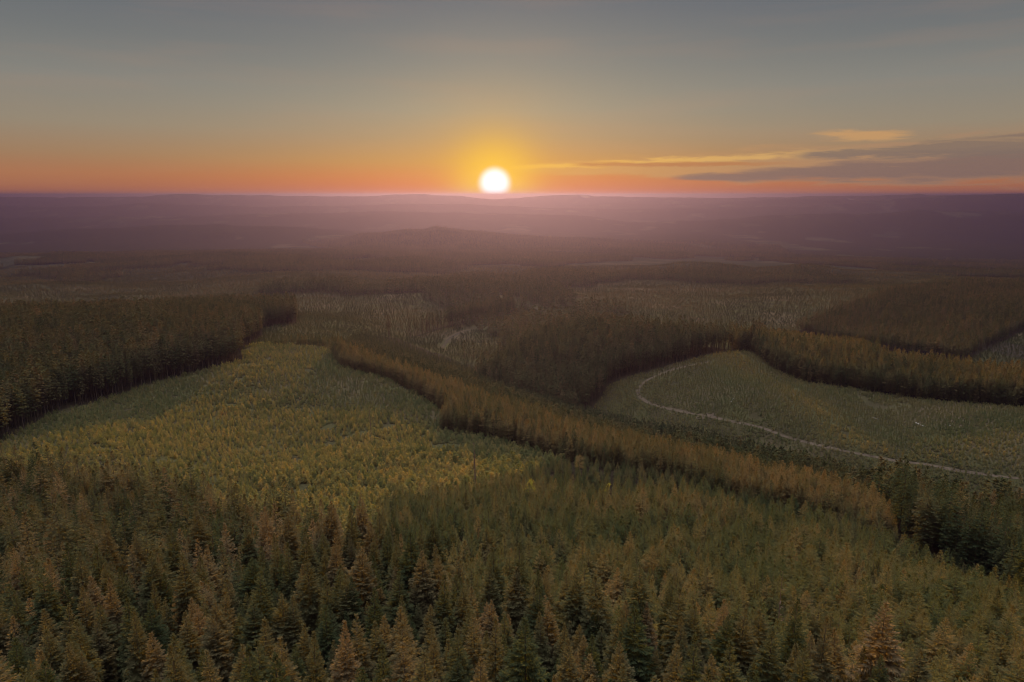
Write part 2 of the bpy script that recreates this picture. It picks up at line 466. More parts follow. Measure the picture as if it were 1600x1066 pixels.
# ---------------------------------------------------------------- outlines of the stands on the ground
def cat(*a): return np.concatenate([np.atleast_2d(x) for x in a])
# edge between the big firs and the younger trees (line of tops), and the edge of the big firs towards the clearing
fore_edge = poly((-150, 702, 20), (-60, 705, 20), (150, 712, 20), (220, 728, 20), (300, 748, 20), (450, 775, 20), (560, 795, 20), (660, 828, 20), (760, 862, 20), (950, 900, 20), (1150, 935, 20), (1350, 992, 20), (1500, 1050, 20), (1640, 1120, 20))
FORE = cat(fore_edge, [[fore_edge[-1][0] + 30, 34], [-80, 34], [-170, 60], [-330, 200]])
strip_near = poly((517, 548), (530, 572), (614, 597), (665, 624), (693, 645), (688, 672), (787, 691), (884, 722), (1060, 752), (1129, 784), (1232, 805), (1300, 828), (1403, 861))
strip_far = np.array([[float(ray(u, v)[0]) * Y, Y] for u, v, Y in STRIP_FAR])
STRIP = cat(strip_near, strip_far)
block_near = poly((1403, 861), (1465, 902), (1540, 933), (1640, 985), (1720, 1020))
BLOCK = cat(block_near, [[float(ray(u, v)[0]) * Y, Y] for u, v, Y in ((1800, 750, 305), (1640, 750, 300), (1560, 755, 292), (1480, 766, 282), (1395, 772, 262))])
YOUNGSTAND = cat(fore_edge[6:][::-1], poly((600, 770, 6), (740, 752, 6), (820, 735, 4)), strip_near[7:], block_near[1:], [[215, 125], [150, 45], [85, 15]])
CLEAR_L = cat(poly((-120, 720), (0, 690), (100, 640), (230, 602), (380, 563), (376, 545), (410, 538)), strip_near[:8], poly((820, 735, 4), (740, 752, 6), (600, 770, 6)), fore_edge[:7][::-1])
LEFTF = cat(poly((-200, 790), (-60, 722), (0, 690), (100, 640), (230, 602), (380, 563), (378, 548), (408, 528), (412, 512), (463, 507)), poly((462, 463, 22), (350, 465, 22), (200, 472, 22), (0, 478, 22), (-250, 484, 22)))
rav_far = cat([[ray(u, v)[0] * Y, Y] for u, v, Y in ((1600, 752, 292), (1500, 757, 300), (1440, 747, 320), (1300, 713, 352), (1200, 690, 378), (1080, 664, 418), (1000, 652, 455), (940, 640, 498), (880, 615, 560))], poly((722, 569), (621, 529), (567, 522)))
RAVINE = cat(strip_far[::-1], BLOCK[-1:], rav_far)
CENTRE = cat(poly((880, 640, 10), (925, 640, 0), (952, 602), (1050, 571), (1170, 546), (1200, 530)), poly((1180, 512, 22), (1100, 505, 22), (960, 498, 22), (860, 499, 22), (800, 535, 20), (735, 572, 20)))
BAND = cat(poly((1152, 549), (1172, 549), (1215, 580), (1260, 598), (1330, 607), (1450, 625), (1640, 643), (1750, 650)), poly((1750, 592, 15), (1640, 581, 15), (1500, 563, 15), (1400, 550, 15), (1250, 526, 15), (1165, 516, 15), (1140, 514, 15)))
CLEAR_R = cat(poly((925, 640), (952, 602), (1050, 571), (1172, 548), (1215, 580), (1260, 598), (1330, 607), (1450, 625), (1640, 643), (1750, 650), (1750, 770), (1600, 756)), rav_far[1:7])
BACKH = cat(poly((1750, 428, 16), (1640, 432, 16), (1500, 437, 16), (1420, 445, 16), (1330, 468, 16), (1290, 488, 12), (1240, 515, 4)), poly((1400, 552), (1500, 566), (1545, 545), (1600, 518), (1750, 505)))
MIDSTRIP = cat(poly((611, 526), (695, 513), (793, 496)), poly((803, 469, 16), (760, 474, 18), (709, 482, 20), (600, 500, 18)))
GROVE = cat(poly((412, 541), (515, 543)), poly((516, 529, 6), (415, 528, 6)))
POLYS_WOOD = [STRIP, BLOCK, LEFTF, RAVINE, CENTRE, BAND, BACKH, MIDSTRIP, GROVE, FORE, YOUNGSTAND]

def wood_mask(x, y):
    """land cover beyond the hand-drawn stands: 1 wood, 0 open"""
    nz = fbm(x / 330, y / 420, 4, 21) + .25 * fbm(x / 900, y / 1100, 2, 25)
    return nz + .32 * sstep(1600, 3000, y) + .2 * sstep(3000, 6000, y)

# ---------------------------------------------------------------- ground sheet
def build_ground():
    me = bpy.data.meshes.new('ground')
    nv = NS * NQ
    me.vertices.add(nv)
    me.vertices.foreach_set('co', np.stack([GX, GY, GZ], -1).astype(np.float32).ravel())
    i, j = np.meshgrid(np.arange(NS - 1), np.arange(NQ - 1), indexing='ij')
    a = (i * NQ + j).ravel()
    quads = np.stack([a, a + 1, a + NQ + 1, a + NQ], -1)
    me.loops.add(quads.size); me.loops.foreach_set('vertex_index', quads.ravel().astype(np.int32))
    me.polygons.add(len(quads)); me.polygons.foreach_set('loop_start', (np.arange(len(quads)) * 4).astype(np.int32))
    me.polygons.foreach_set('use_smooth', np.ones(len(quads), bool))
    x, y = GX.ravel(), GY.ravel()
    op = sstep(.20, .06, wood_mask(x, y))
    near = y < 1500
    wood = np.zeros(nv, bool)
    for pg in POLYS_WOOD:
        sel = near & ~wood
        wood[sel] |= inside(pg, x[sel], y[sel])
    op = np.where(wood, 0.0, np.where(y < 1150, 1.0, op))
    at = me.attributes.new('open_land', 'FLOAT', 'POINT'); at.data.foreach_set('value', op.astype(np.float32))
    me.update(); me.validate()
    m, t = material('ground_cover')
    geo = t.new('ShaderNodeNewGeometry'); pos = geo.outputs['Position']
    oa = t.new('ShaderNodeAttribute', attribute_name='open_land').outputs['Fac']
    n1 = t.noise(pos, .9, 5, .65); n2 = t.noise(pos, .06, 4); n3 = t.noise(pos, .012, 4)
    n4 = t.noise(pos, .0035, 6, .6)
    grass = t.ramp(n1, [(.28, (.026, .024, .014)), (.5, (.050, .044, .023)), (.72, (.085, .070, .038))])
    grass = t.mix(t.smooth(n2, .42, .62), grass, (.066, .062, .028))
    grass = t.mix(t.mul(t.smooth(n3, .5, .65), .6), grass, (.105, .078, .048))
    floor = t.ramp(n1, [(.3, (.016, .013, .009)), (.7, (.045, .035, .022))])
    canopy = t.ramp(n1, [(.3, (.010, .012, .008)), (.7, (.022, .021, .013))])  # darkened in place of the self-shadow that the smooth far ground lacks
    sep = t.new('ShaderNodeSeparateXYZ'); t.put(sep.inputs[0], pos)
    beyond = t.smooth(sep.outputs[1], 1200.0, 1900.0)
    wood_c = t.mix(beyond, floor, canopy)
    fields = t.mix(t.smooth(n4, .44, .60), (.024, .027, .016), (.044, .042, .027))
    open_c = t.mix(beyond, grass, fields)
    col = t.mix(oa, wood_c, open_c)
    # pale meadows and cut fields of the far valley
    vo = t.new('ShaderNodeTexVoronoi', feature='F1'); 
    mp = t.new('ShaderNodeMapping'); mp.inputs['Scale'].default_value = (1 / 620, 1 / 1500, 0); t.put(mp.inputs[0], pos); t.put(vo.inputs['Vector'], mp.outputs[0])
    vo.inputs['Scale'].default_value = 1.0
    sc_ = t.new('ShaderNodeSeparateColor'); t.put(sc_.inputs[0], vo.outputs['Color'])
    pale = t.mul(t.smooth(sc_.outputs[0], .972, .985), t.smooth(sep.outputs[1], 5200.0, 6500.0))
    pale = t.mul(pale, t.smooth(vo.outputs['Distance'], .24, .17))
    col = t.mix(t.mul(pale, .6), col, (.22, .20, .17))
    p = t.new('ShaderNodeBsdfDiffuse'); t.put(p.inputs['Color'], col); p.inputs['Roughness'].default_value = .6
    b1 = t.new('ShaderNodeBump'); b1.inputs['Strength'].default_value = .7; b1.inputs['Distance'].default_value = .5; t.put(b1.inputs['Height'], n1)
    n5 = t.noise(pos, .05, 6, .65)
    b2 = t.new('ShaderNodeBump'); b2.inputs['Distance'].default_value = 14.0; t.put(b2.inputs['Strength'], t.mul(beyond, .8)); t.put(b2.inputs['Height'], n5); t.put(b2.inputs['Normal'], b1.outputs[0])
    t.put(p.inputs['Normal'], b2.outputs[0])
    o = t.new('ShaderNodeOutputMaterial'); t.put(o.inputs[0], p.outputs[0])
    me.materials.append(m)
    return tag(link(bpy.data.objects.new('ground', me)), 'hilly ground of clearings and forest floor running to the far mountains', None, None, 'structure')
build_ground()

# ---------------------------------------------------------------- dirt road across the right clearing
def ribbon(name, line, width, mat, label, lift=.12, sub=10):
    line = np.array(line)
    d = np.r_[0, np.cumsum(np.hypot(*np.diff(line, axis=0).T))]
    tt = np.linspace(0, d[-1], int(d[-1] / 2.5))
    # Catmull style smoothing
    px = np.interp(tt, d, line[:, 0]); py = np.interp(tt, d, line[:, 1])
    for _ in range(8):
        px[1:-1] = (px[:-2] + 2 * px[1:-1] + px[2:]) / 4; py[1:-1] = (py[:-2] + 2 * py[1:-1] + py[2:]) / 4
    tx = np.gradient(px); ty = np.gradient(py); ln = np.hypot(tx, ty); nx, ny = -ty / ln, tx / ln
    wv = width * (1 + .4 * fbm(tt / 14, tt * 0, 3, 33))
    vs = []
    for k in (-1, -.4, .4, 1):
        x = px + nx * wv * .5 * k; y = py + ny * wv * .5 * k
        vs.append(np.stack([x, y, ground(x, y) + lift - (.05 if abs(k) < .5 else 0)], -1))
    v = np.stack(vs, 1).reshape(-1, 3)
    f = [(i * 4 + k, i * 4 + k + 1, i * 4 + k + 5, i * 4 + k + 4) for i in range(len(tt) - 1) for k in range(3)]
    me = bpy.data.meshes.new(name); me.from_pydata(v.tolist(), [], f); me.materials.append(mat); me.update()
    for pl in me.polygons: pl.use_smooth = True
    o = link(bpy.data.objects.new(name, me)); tag(o, label, None, None, 'structure')
    return np.column_stack([px, py])
def soil(name, c1, c2, scale=.5):
    m, t = material(name)
    pos = t.new('ShaderNodeNewGeometry').outputs['Position']
    nz = t.noise(pos, scale, 5, .65)
    p = t.new('ShaderNodeBsdfDiffuse'); t.put(p.inputs['Color'], t.ramp(nz, [(.3, c1), (.7, c2)])); p.inputs['Roughness'].default_value = .6
    o = t.new('ShaderNodeOutputMaterial'); t.put(o.inputs[0], p.outputs[0])
    return m
M_ROAD = soil('road_dirt', (.075, .056, .038), (.145, .113, .08))
M_TRACK = soil('track_dirt', (.040, .032, .022), (.085, .068, .046))
road_line = poly((1110, 566), (1075, 572), (1040, 582), (1012, 594), (996, 606), (996, 618), (1012, 630), (1045, 640), (1085, 648), (1112, 652), (1150, 660), (1190, 668), (1220, 682), (1255, 690), (1300, 703), (1370, 714), (1440, 726), (1500, 737), (1560, 746), (1640, 752), (1720, 756))
ROAD = ribbon('dirt_road', road_line, 2.4, M_ROAD, 'pale dirt road curving round the edge of the clearing')
tracks = []
tracks.append(ribbon('dirt_track', poly((735, 458), (770, 462), (815, 472), (850, 487), (880, 500)), 5.0, M_TRACK, 'faint dirt track running down the hazy slope beyond the wood'))
tracks.append(ribbon('dirt_track', poly((690, 545), (700, 530), (720, 520), (760, 512), (800, 506)), 3.5, M_TRACK, 'faint curved track through the small clearing beyond the ravine'))

def patch(name, u, v, rx, ry, mat, label, lift=.18):
    c = np.array(hit(u, v)); vs = [(c[0], c[1], float(ground(*c)) + lift)]
    K = 26
    for i in range(K):
        a = 6.283 * i / K; r = 1 + .3 * float(fbm(np.array([math.cos(a) * 1.7]), np.array([math.sin(a) * 1.7 + u]), 3, 8)[0])
        x = c[0] + math.cos(a) * rx * r; y = c[1] + math.sin(a) * ry * r
        vs.append((x, y, float(ground(x, y)) + lift))
    me = bpy.data.meshes.new(name); me.from_pydata(vs, [], [(0, 1 + i, 1 + (i + 1) % K) for i in range(K)]); me.materials.append(mat)
    tag(link(bpy.data.objects.new(name, me)), label, None, None, 'structure')
patch('landing', 1102, 650.5, 6, 3.5, M_ROAD, 'bare pale log landing beside the bend of the dirt road')
patch('bare_ground', 818, 508, 13, 26, M_TRACK, 'bare sunlit patch of soil at the edge of the far clearing')
patch('bare_ground', 1585, 548, 30, 60, soil('slash', (.035, .027, .02), (.07, .055, .043), .25), 'bare greyish cut slope beside the wooded hill')

# ---------------------------------------------------------------- stands that read as one mass
KEEP_OFF = np.concatenate([ROAD[::2]] + [t_[::2] for t_ in tracks])
def off_road(p, d=3.2):
    ok = np.ones(len(p), bool)
    for k in KEEP_OFF: ok &= (p[:, 0] - k[0]) ** 2 + (p[:, 1] - k[1]) ** 2 > d * d
    return p[ok]

def wood_stand(name, label, pg, gap, libc, mean, base=1.0, seed=1, keep=.93, sd=.14):
    p = off_road(scatter(pg, gap, keep=keep), 5)
    return stand(name, label, 'wood', libc, p, base * heights(len(p), sd), tintf(p, mean, seed=seed))
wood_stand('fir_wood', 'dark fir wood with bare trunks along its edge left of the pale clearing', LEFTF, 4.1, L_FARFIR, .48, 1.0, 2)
wood_stand('fir_wood', 'long narrow belt of slim pole firs curving down the spur', STRIP, 2.9, L_POLE, .68, .80, 3, sd=.2)
# trees of the ravine stand low: none rises over the edge of the clearing beyond
p = off_road(scatter(RAVINE, 3.7, keep=.95), 5)
h = 24 * heights(len(p), .16); z = ground(p[:, 0], p[:, 1])
def edge_line(us, vs, ys):
    us = np.array(us, float); k = ray(us, np.array(vs, float)); o = np.argsort(k[0])
    return k[0][o], k[1][o], np.array(ys, float)[o]
ek, ez, ey = edge_line([522, 560, 650, 720, 850, 1000, 1120, 1250, 1370], [532, 540, 572, 595, 640, 684, 714, 745, 773], strip_far[::-1, 1])
fk, fz, fy = edge_line([1500, 1440, 1300, 1200, 1080, 1000, 940, 880, 722, 621, 567], [757, 747, 713, 690, 664, 652, 640, 612, 562, 522, 512], rav_far[1:12, 1])
kk = p[:, 0] / p[:, 1]
y_near = np.interp(kk, ek, ey); y_far = np.maximum(np.interp(kk, fk, fy), y_near + 25)
across = np.clip((p[:, 1] - y_near) / (y_far - y_near), 0, 1) ** .8
sight = np.interp(kk, ek, ez) * (1 - across) + np.interp(kk, fk, fz) * across
room = CZ + sight * p[:, 1] - z
inner = kk < ek[-1]
h = np.where(inner, np.minimum(h, room + rng.uniform(-2.5, .5, len(p))), h)
ok = h > 5
stand('fir_wood', 'dark wood of tall firs filling the ravine behind the belt', 'wood', L_FARFIR, p[ok], h[ok] / 22, tintf(p[ok], .28, seed=4))  # low tint puts the ravine's shade into the foliage colour
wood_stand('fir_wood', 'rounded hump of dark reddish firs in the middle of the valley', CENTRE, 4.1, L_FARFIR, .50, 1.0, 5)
wood_stand('fir_wood', 'golden topped band of firs behind the clearing with the road', BAND, 3.3, L_POLE, .62, 1.15, 6, sd=.18)
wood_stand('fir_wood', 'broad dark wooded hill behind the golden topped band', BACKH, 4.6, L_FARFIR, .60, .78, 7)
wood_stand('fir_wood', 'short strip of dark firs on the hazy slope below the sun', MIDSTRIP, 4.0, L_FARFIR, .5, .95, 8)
wood_stand('thicket', 'low dark thicket at the top of the sapling clearing', GROVE, 3.0, L_POLE, .45, .5, 9)

p = scatter(CLEAR_L, 2.05, keep=.95)
p = p[fbm(p[:, 0] / 14, p[:, 1] / 14, 3, 77) > -.5]
hp = (.75 + .25 * fbm(p[:, 0] / 30, p[:, 1] / 30, 3, 31)) * heights(len(p), .25, .4, 1.7)
# saplings grow taller towards the young stand
tall = sstep(330, 245, p[:, 1]) * sstep(-150, -20, p[:, 0])
stand('sapling_field', 'olive and gold field of planted saplings in the clearing before the belt', 'saplings', L_SAP, p, .76 * hp * (1 + .95 * tall), tintf(p, .62, .24, .18, 34, 32))
p = off_road(scatter(CLEAR_R, 1.6, keep=.92), 1.95)
p = p[fbm(p[:, 0] / 16, p[:, 1] / 16, 3, 78) > -.62]
stand('sapling_field', 'sparse dull green saplings and brush in the clearing crossed by the road', 'saplings', L_SAP, p, .40 * heights(len(p), .35, .4, 2.2), tintf(p, .74, .22, .4, 40, 34))
# regrowth over the middle distance, thinner with distance
MID = np.array([[-900, 480], [900, 430], [2100, 2300], [-2100, 2300]], float)
p = scatter(MID, 3.5)
busy = np.zeros(len(p), bool)
for pg in POLYS_WOOD + [CLEAR_L, CLEAR_R]: busy |= inside(pg, p[:, 0], p[:, 1])
p = off_road(p[~busy], 5)
p = p[rng.random(len(p)) < np.clip((850 / p[:, 1]) ** 2, .10, 1)]
vis = np.abs(p[:, 0]) < .80 * p[:, 1] + 30
p = p[vis & (wood_mask(p[:, 0], p[:, 1]) < np.where(p[:, 1] < 1150, .36, .20))]
stand('regrowth', 'low green regrowth covering the hazy open slopes of the middle distance', 'regrowth', L_BRUSH, p, .62 * heights(len(p), .3, .4, 1.8) * (1 + .8 * sstep(800, 1800, p[:, 1])), tintf(p, .30, .2, .5, 120, 36))
p = scatter(np.array([[-1100, 650], [1100, 650], [2900, 3600], [-2900, 3600]], float), 9.0)
busy = np.zeros(len(p), bool)
for pg in POLYS_WOOD + [CLEAR_L, CLEAR_R]: busy |= inside(pg, p[:, 0], p[:, 1])
p = off_road(p[~busy], 9)
wm = wood_mask(p[:, 0], p[:, 1])
p = p[(wm > np.where(p[:, 1] < 1150, .34, .17)) & (np.abs(p[:, 0]) < .80 * p[:, 1] + 30)]
q_ = scatter(np.array([[-900, 3600], [1500, 3600], [1900, 4900], [-1500, 4900]], float), 15.0)
p = np.concatenate([p, q_[wood_mask(q_[:, 0], q_[:, 1]) > -.1]])
stand('far_wood', 'scattered hazy woods over the distant hills', 'wood', L_TUFT, p, .85 * heights(len(p), .18), tintf(p, .45, .15, .3, 200, 38))

# ---------------------------------------------------------------- the nearest firs, each by itself
def in_frame(p, h):
    z = ground(p[:, 0], p[:, 1]) + h
    u, v = project(p[:, 0], p[:, 1], z)
    return u, v, np.sqrt(p[:, 0] ** 2 + p[:, 1] ** 2 + (CZ - z) ** 2)

TINTS = [(.30, 'dark green'), (.52, 'olive green'), (.74, 'olive brown'), (9, 'russet brown')]
def tint_word(t_):
    for a, w in TINTS:
        if t_ < a: return w
NTH = ['leftmost', 'second', 'third', 'fourth', 'fifth', 'sixth', 'seventh', 'eighth', 'ninth', 'tenth', 'eleventh', 'twelfth', 'thirteenth', 'fourteenth', 'fifteenth', 'sixteenth', 'seventeenth', 'eighteenth', 'nineteenth', 'twentieth']
def nth(i):
    return 'leftmost' if i == 0 else (NTH[i] if i < 20 else '%d%s' % (i + 1, {1: 'st', 2: 'nd', 3: 'rd'}.get((i + 1) % 10, 'th'))) + ' from left'
def band_labels(u, v, tint, nbands, words, form):
    """split a set of trees into bands up the picture and number each colour along its band"""
    order = np.argsort(-v); out = [None] * len(u)
    for b, chunk in enumerate(np.array_split(order, nbands)):
        for _, w in TINTS:
            ids = sorted([i for i in chunk if tint_word(tint[i]) == w], key=lambda i: u[i])
            for r, i in enumerate(ids):
                out[i] = form.format(nth=nth(r), tint=w, band=words[b]) if len(ids) > 1 else form.format(nth='only', tint=w, band=words[b])
    return out

pf = np.concatenate([scatter(FORE, 4.05, wedge=1.0), scatter(BLOCK, 4.0)])
pf = pf[np.hypot(pf[:, 0], pf[:, 1]) > 30]
hf = heights(len(pf), .19, .45, 1.4) * .78
tf = np.clip(tintf(pf, .47, .25, .40, 28, 51) - .25 * inside(BLOCK, pf[:, 0], pf[:, 1]), 0, 1)
hf = np.where(inside(BLOCK, pf[:, 0], pf[:, 1]), hf * 1.2, hf)
u, v, dist = in_frame(pf, 24 * hf)
seen = (u > -10) & (u < 1610) & (v < 1060)
order = np.argsort(np.where(seen, dist / hf, 1e9))
pick = order[:300]
BANDS_F = ['along the bottom edge', 'just above the bottom row', 'in the third row up', 'in the fourth row up', 'in the fifth row up', 'in the sixth row up', 'in the seventh row up', 'in the eighth row up']
lab = band_labels(u[pick], v[pick], tf[pick], 8, BANDS_F, '{nth} of the {tint} firs {band}')
zf = ground(pf[:, 0], pf[:, 1])
for i, k in enumerate(pick):
    cm, tm = FIRS[int(rng.integers(0, len(FIRS)))]
    e = bpy.data.objects.new('fir_tree', None); COL.objects.link(e)
    e.location = (pf[k, 0], pf[k, 1], zf[k]); e.empty_display_size = 1
    e.rotation_euler = (R(rng.normal(0, 1.6)), R(rng.normal(0, 1.6)), rng.random() * 6.283)
    w = hf[k] * rng.uniform(.84, 1.18); e.scale = (w, w, hf[k])
    tag(e, lab[i], 'tree', 'tall firs in the foreground')
    for nm, me in (('trunk', tm), ('crown', cm)):
        o = bpy.data.objects.new(nm, me); COL.objects.link(o); o.parent = e
        o['tint'] = float(tf[k])
rest = np.setdiff1d(np.arange(len(pf)), pick)
near = rest[(dist[rest] < 130)]
stand('fir_forest', 'dense forest of tall firs rising behind the foreground rows', 'forest', L_FIR, pf[rest], hf[rest], tf[rest])

py_ = scatter(YOUNGSTAND, 3.4, keep=.96, wedge=1.5)
hy = .9 * heights(len(py_), .18, .5, 1.5) * (1 - .45 * sstep(190, 285, py_[:, 1]))
ty_ = np.clip(tintf(py_, .42, .18, .4, 30, 53), 0, 1)
u, v, dist = in_frame(py_, 10 * hy)
seen = (u > -5) & (u < 1605) & (v < 1062)
pick = np.argsort(np.where(seen, dist / hy, 1e9))[:300]
BANDS_Y = ['in the lowest plantation row', 'in the second plantation row', 'in the third plantation row', 'in the fourth plantation row', 'in the fifth plantation row', 'in the sixth plantation row', 'in the seventh plantation row', 'in the top plantation row']
lab = band_labels(u[pick], v[pick], ty_[pick], 8, BANDS_Y, '{nth} of the small {tint} firs {band}')
zy = ground(py_[:, 0], py_[:, 1])
for i, k in enumerate(pick):
    o = bpy.data.objects.new('young_fir', YOUNG[int(rng.integers(0, len(YOUNG)))]); COL.objects.link(o)
    o.location = (py_[k, 0], py_[k, 1], zy[k]); w = hy[k] * rng.uniform(.85, 1.2)
    o.rotation_euler = (R(rng.normal(0, 1.5)), R(rng.normal(0, 1.5)), rng.random() * 6.283); o.scale = (w, w, hy[k])
    o['tint'] = float(ty_[k])
    tag(o, lab[i], 'young tree', 'young firs of the plantation')
rest = np.setdiff1d(np.arange(len(py_)), pick)
stand('young_plantation', 'plantation of young green firs between the tall firs and the belt', 'plantation', L_YOUNG, py_[rest], hy[rest], ty_[rest])

# ---------------------------------------------------------------- single things one can point to
def at(u, v, h=0):
    x, y = hit(u, v, h); return Vector((x, y, float(ground(x, y))))
def snag(name, loc, H, r, label, seed, stubs=26, curve=0.0):
    rs = random.Random(seed)
    e = bpy.data.objects.new(name, None); COL.objects.link(e); e.location = loc; e.rotation_euler = (R(1.2), R(-1.5), 0)
    tag(e, label, 'dead tree')
    b = MB(); trunk(b, H, r, rs, top=1.0)
    o = bpy.data.objects.new('trunk', b.mesh('snag_trunk', [M_DEAD], seed)); COL.objects.link(o); o.parent = e
    b = MB()
    for i in range(stubs):
        z = H * (.25 + .73 * rs.random()); a = rs.uniform(0, 6.28); L = rs.uniform(.35, 1.3) * (1.1 - z / H * .7)
        d = Vector((math.cos(a), math.sin(a), rs.uniform(-.35, .25)))
        p0 = Vector((0, 0, z)); b.tube([p0, p0 + d * L * .6, p0 + d * L + Vector((0, 0, .1 * L))], [.08, .06, .03], 4)
    o = bpy.data.objects.new('dead_branches', b.mesh('snag_branches', [M_DEAD], seed)); COL.objects.link(o); o.parent = e
snag('dead_tree', at(743, 757, 3), 20.0, .40, 'tall thin dead trunk standing alone above the saplings', 5, 90)
snag('dead_tree', at(580, 684), 17.5, .17, 'faint slender dead pole in the sapling field near the belt', 6, 20)
snag('dead_tree', at(1219, 968, 6), 16.0, .16, 'bare pale pole rising among the russet firs', 8, 16)

def lone_pine(loc, H, label):
    rs = random.Random(4)
    e = bpy.data.objects.new('pine_tree', None); COL.objects.link(e); e.location = loc; tag(e, label, 'tree')
    b = MB(); trunk(b, H, .2, rs); o = bpy.data.objects.new('trunk', b.mesh('pine_trunk', [M_DEAD], 4)); COL.objects.link(o); o.parent = e
    b = MB()
    for i in range(13):
        z = H * (.60 + .40 * i / 12); a = i * 2.4 + rs.uniform(-.4, .4); L = (2.1 if i < 9 else 1.3) * rs.uniform(.6, 1.1)
        d = Vector((math.cos(a), math.sin(a), rs.uniform(.1, .5))).normalized(); p0 = Vector((0, 0, z)); p1 = p0 + d * L
        b.tube([p0, p0 + d * L * .5, p1], [.06, .04, .02], 4, 1)
        for k in range(70):
            q = p1 - d * L * rs.uniform(0, .45) + Vector((rs.gauss(0, .32), rs.gauss(0, .32), rs.gauss(.1, .2)))
            dd = Vector((rs.gauss(0, 1), rs.gauss(0, 1), rs.gauss(.3, .8))).normalized()
            b.blade(q, dd, rs.uniform(.25, .5), .13, dd.orthogonal().normalized(), 0, 0)
    o = bpy.data.objects.new('crown', b.mesh('pine_crown', [M_GREYGREEN, M_DEAD], 4)); COL.objects.link(o); o.parent = e; o['tint'] = .5
lone_pine(at(905, 744, 3), 11.0, 'pale grey open crowned pine standing before the dark belt')

def leafy(name, loc, H, W_, leaf, label, cat_, seed, count=900):
    rs = random.Random(seed)
    e = bpy.data.objects.new(name, None); COL.objects.link(e); e.location = loc; tag(e, label, cat_)
    b = MB()
    b.tube([Vector((0, 0, -.4)), Vector((.05, 0, H * .3)), Vector((0, .08, H * .75))], [.14 * H / 8, .10 * H / 8, .03], 6)
    for k in range(6):
        a = k * 1.05; b.tube([Vector((0, 0, H * (.25 + .06 * k))), Vector((math.cos(a) * W_ * .3, math.sin(a) * W_ * .3, H * (.45 + .07 * k)))], [.05, .02], 4)
    o = bpy.data.objects.new('trunk', b.mesh(name + '_trunk', [M_BARK], seed)); COL.objects.link(o); o.parent = e
    b = MB(); lobes = [(Vector((rs.gauss(0, W_ * .24), rs.gauss(0, W_ * .24), H * rs.uniform(.35, .85))), rs.uniform(.16, .3) * W_) for _ in range(9)]
    for k in range(count):
        c, r = rs.choice(lobes); dd = Vector((rs.gauss(0, 1), rs.gauss(0, 1), rs.gauss(0, 1))).normalized()
        q = c + dd * r * rs.uniform(.55, 1.1); s = Vector((rs.gauss(0, 1), rs.gauss(0, 1), rs.gauss(0, 1))).normalized()
        b.blade(q, s, rs.uniform(.2, .42) * H / 8, .2 * H / 8, s.orthogonal().normalized(), 0)
    o = bpy.data.objects.new('crown', b.mesh(name + '_crown', [leaf], seed)); COL.objects.link(o); o.parent = e; o['tint'] = .6
leafy('broadleaf_tree', at(830, 772, 4), 9.5, 5.0, M_YELLOW, 'bright yellow green round tree among the young firs', 'tree', 3)
leafy('broadleaf_tree', at(949, 768, 4), 8.5, 2.6, M_YELLOW, 'small yellow green tree beside the young firs below the belt', 'tree', 9, 400)
leafy('bush', at(350, 650), 2.6, 3.4, M_ORANGE, 'orange bush in the sapling field', 'bush', 11, 300)
leafy('bush', at(1305, 617), 2.4, 3.2, M_ORANGE, 'orange bush at the far side of the clearing with the road', 'bush', 12, 300)

def log(u0, v0, u1, v1, r, label, seed):
    a = at(u0, v0); b_ = at(u1, v1); d = b_ - a; m = MB(); rs = random.Random(seed)
    pts = [Vector((0, 0, 0)) + d * (i / 6) + Vector((0, 0, r * .8 + float(ground(a.x + d.x * i / 6, a.y + d.y * i / 6)) - a.z - d.z * i / 6)) for i in range(7)]
    m.tube(pts, [r * (1 - .08 * i) for i in range(7)], 8)
    for k in range(5):
        p0 = pts[1 + k]; dd = Vector((rs.gauss(0, 1), rs.gauss(0, 1), .6)).normalized(); m.tube([p0, p0 + dd * .9], [.06, .02], 4)
    o = bpy.data.objects.new('fallen_log', m.mesh('fallen_log', [M_LOG], seed)); COL.objects.link(o); o.location = a
    tag(o, label, 'log', 'bleached logs lying in the clearing')
log(1431, 662, 1446, 668, .42, 'longest bleached log lying alone in the middle of the clearing', 1)
log(1142, 629, 1146, 623, .30, 'short pale log lying uphill of the road landing', 2)
log(1362, 653, 1372, 656, .26, 'thin pale log lying before the fir band', 3)
log(1403, 636, 1411, 635, .24, 'small pale log nearest the golden topped firs', 4)
log(1478, 664, 1485, 666, .26, 'short pale log lying behind the longest log', 5)

# ---------------------------------------------------------------- haze
ZLO = float(GZ.min()) - 3.0
ZHI = max(CZ, float(GZ.max())) + 12.0
def build_haze():
    xs = 47000.0; x0, x1 = -xs, xs; ylo, yhi = -300.0, 45000.0
    # everything the ground sheet holds lies inside
    xm = float(np.abs(GX).max()) + 200; x0, x1 = -xm, xm; yhi = float(GY.max()) + 300
    v = [(x, y, z) for z in (ZLO, ZHI) for y in (ylo, yhi) for x in (x0, x1)]
    f = [(0, 2, 3, 1), (4, 5, 7, 6), (0, 1, 5, 4), (2, 6, 7, 3), (0, 4, 6, 2), (1, 3, 7, 5)]
    me = bpy.data.meshes.new('haze'); me.from_pydata(v, [], f)
    m, t = material('haze')
    pv = t.new('ShaderNodeVolumePrincipled')
    pv.inputs['Color'].default_value = HAZE_COLOR + (1,)
    pv.inputs['Density'].default_value = HAZE_DENSITY
    pv.inputs['Density Attribute'].default_value = ''
    pv.inputs['Anisotropy'].default_value = HAZE_G
    o = t.new('ShaderNodeOutputMaterial'); t.put(o.inputs['Volume'], pv.outputs[0])
    me.materials.append(m)
    tag(link(bpy.data.objects.new('haze', me)), 'purple evening haze lying over the valley', None, None, 'stuff')
HAZE_COLOR = (.034, .034, .215); HAZE_DENSITY = 1 / 9000; HAZE_G = .70
build_haze()

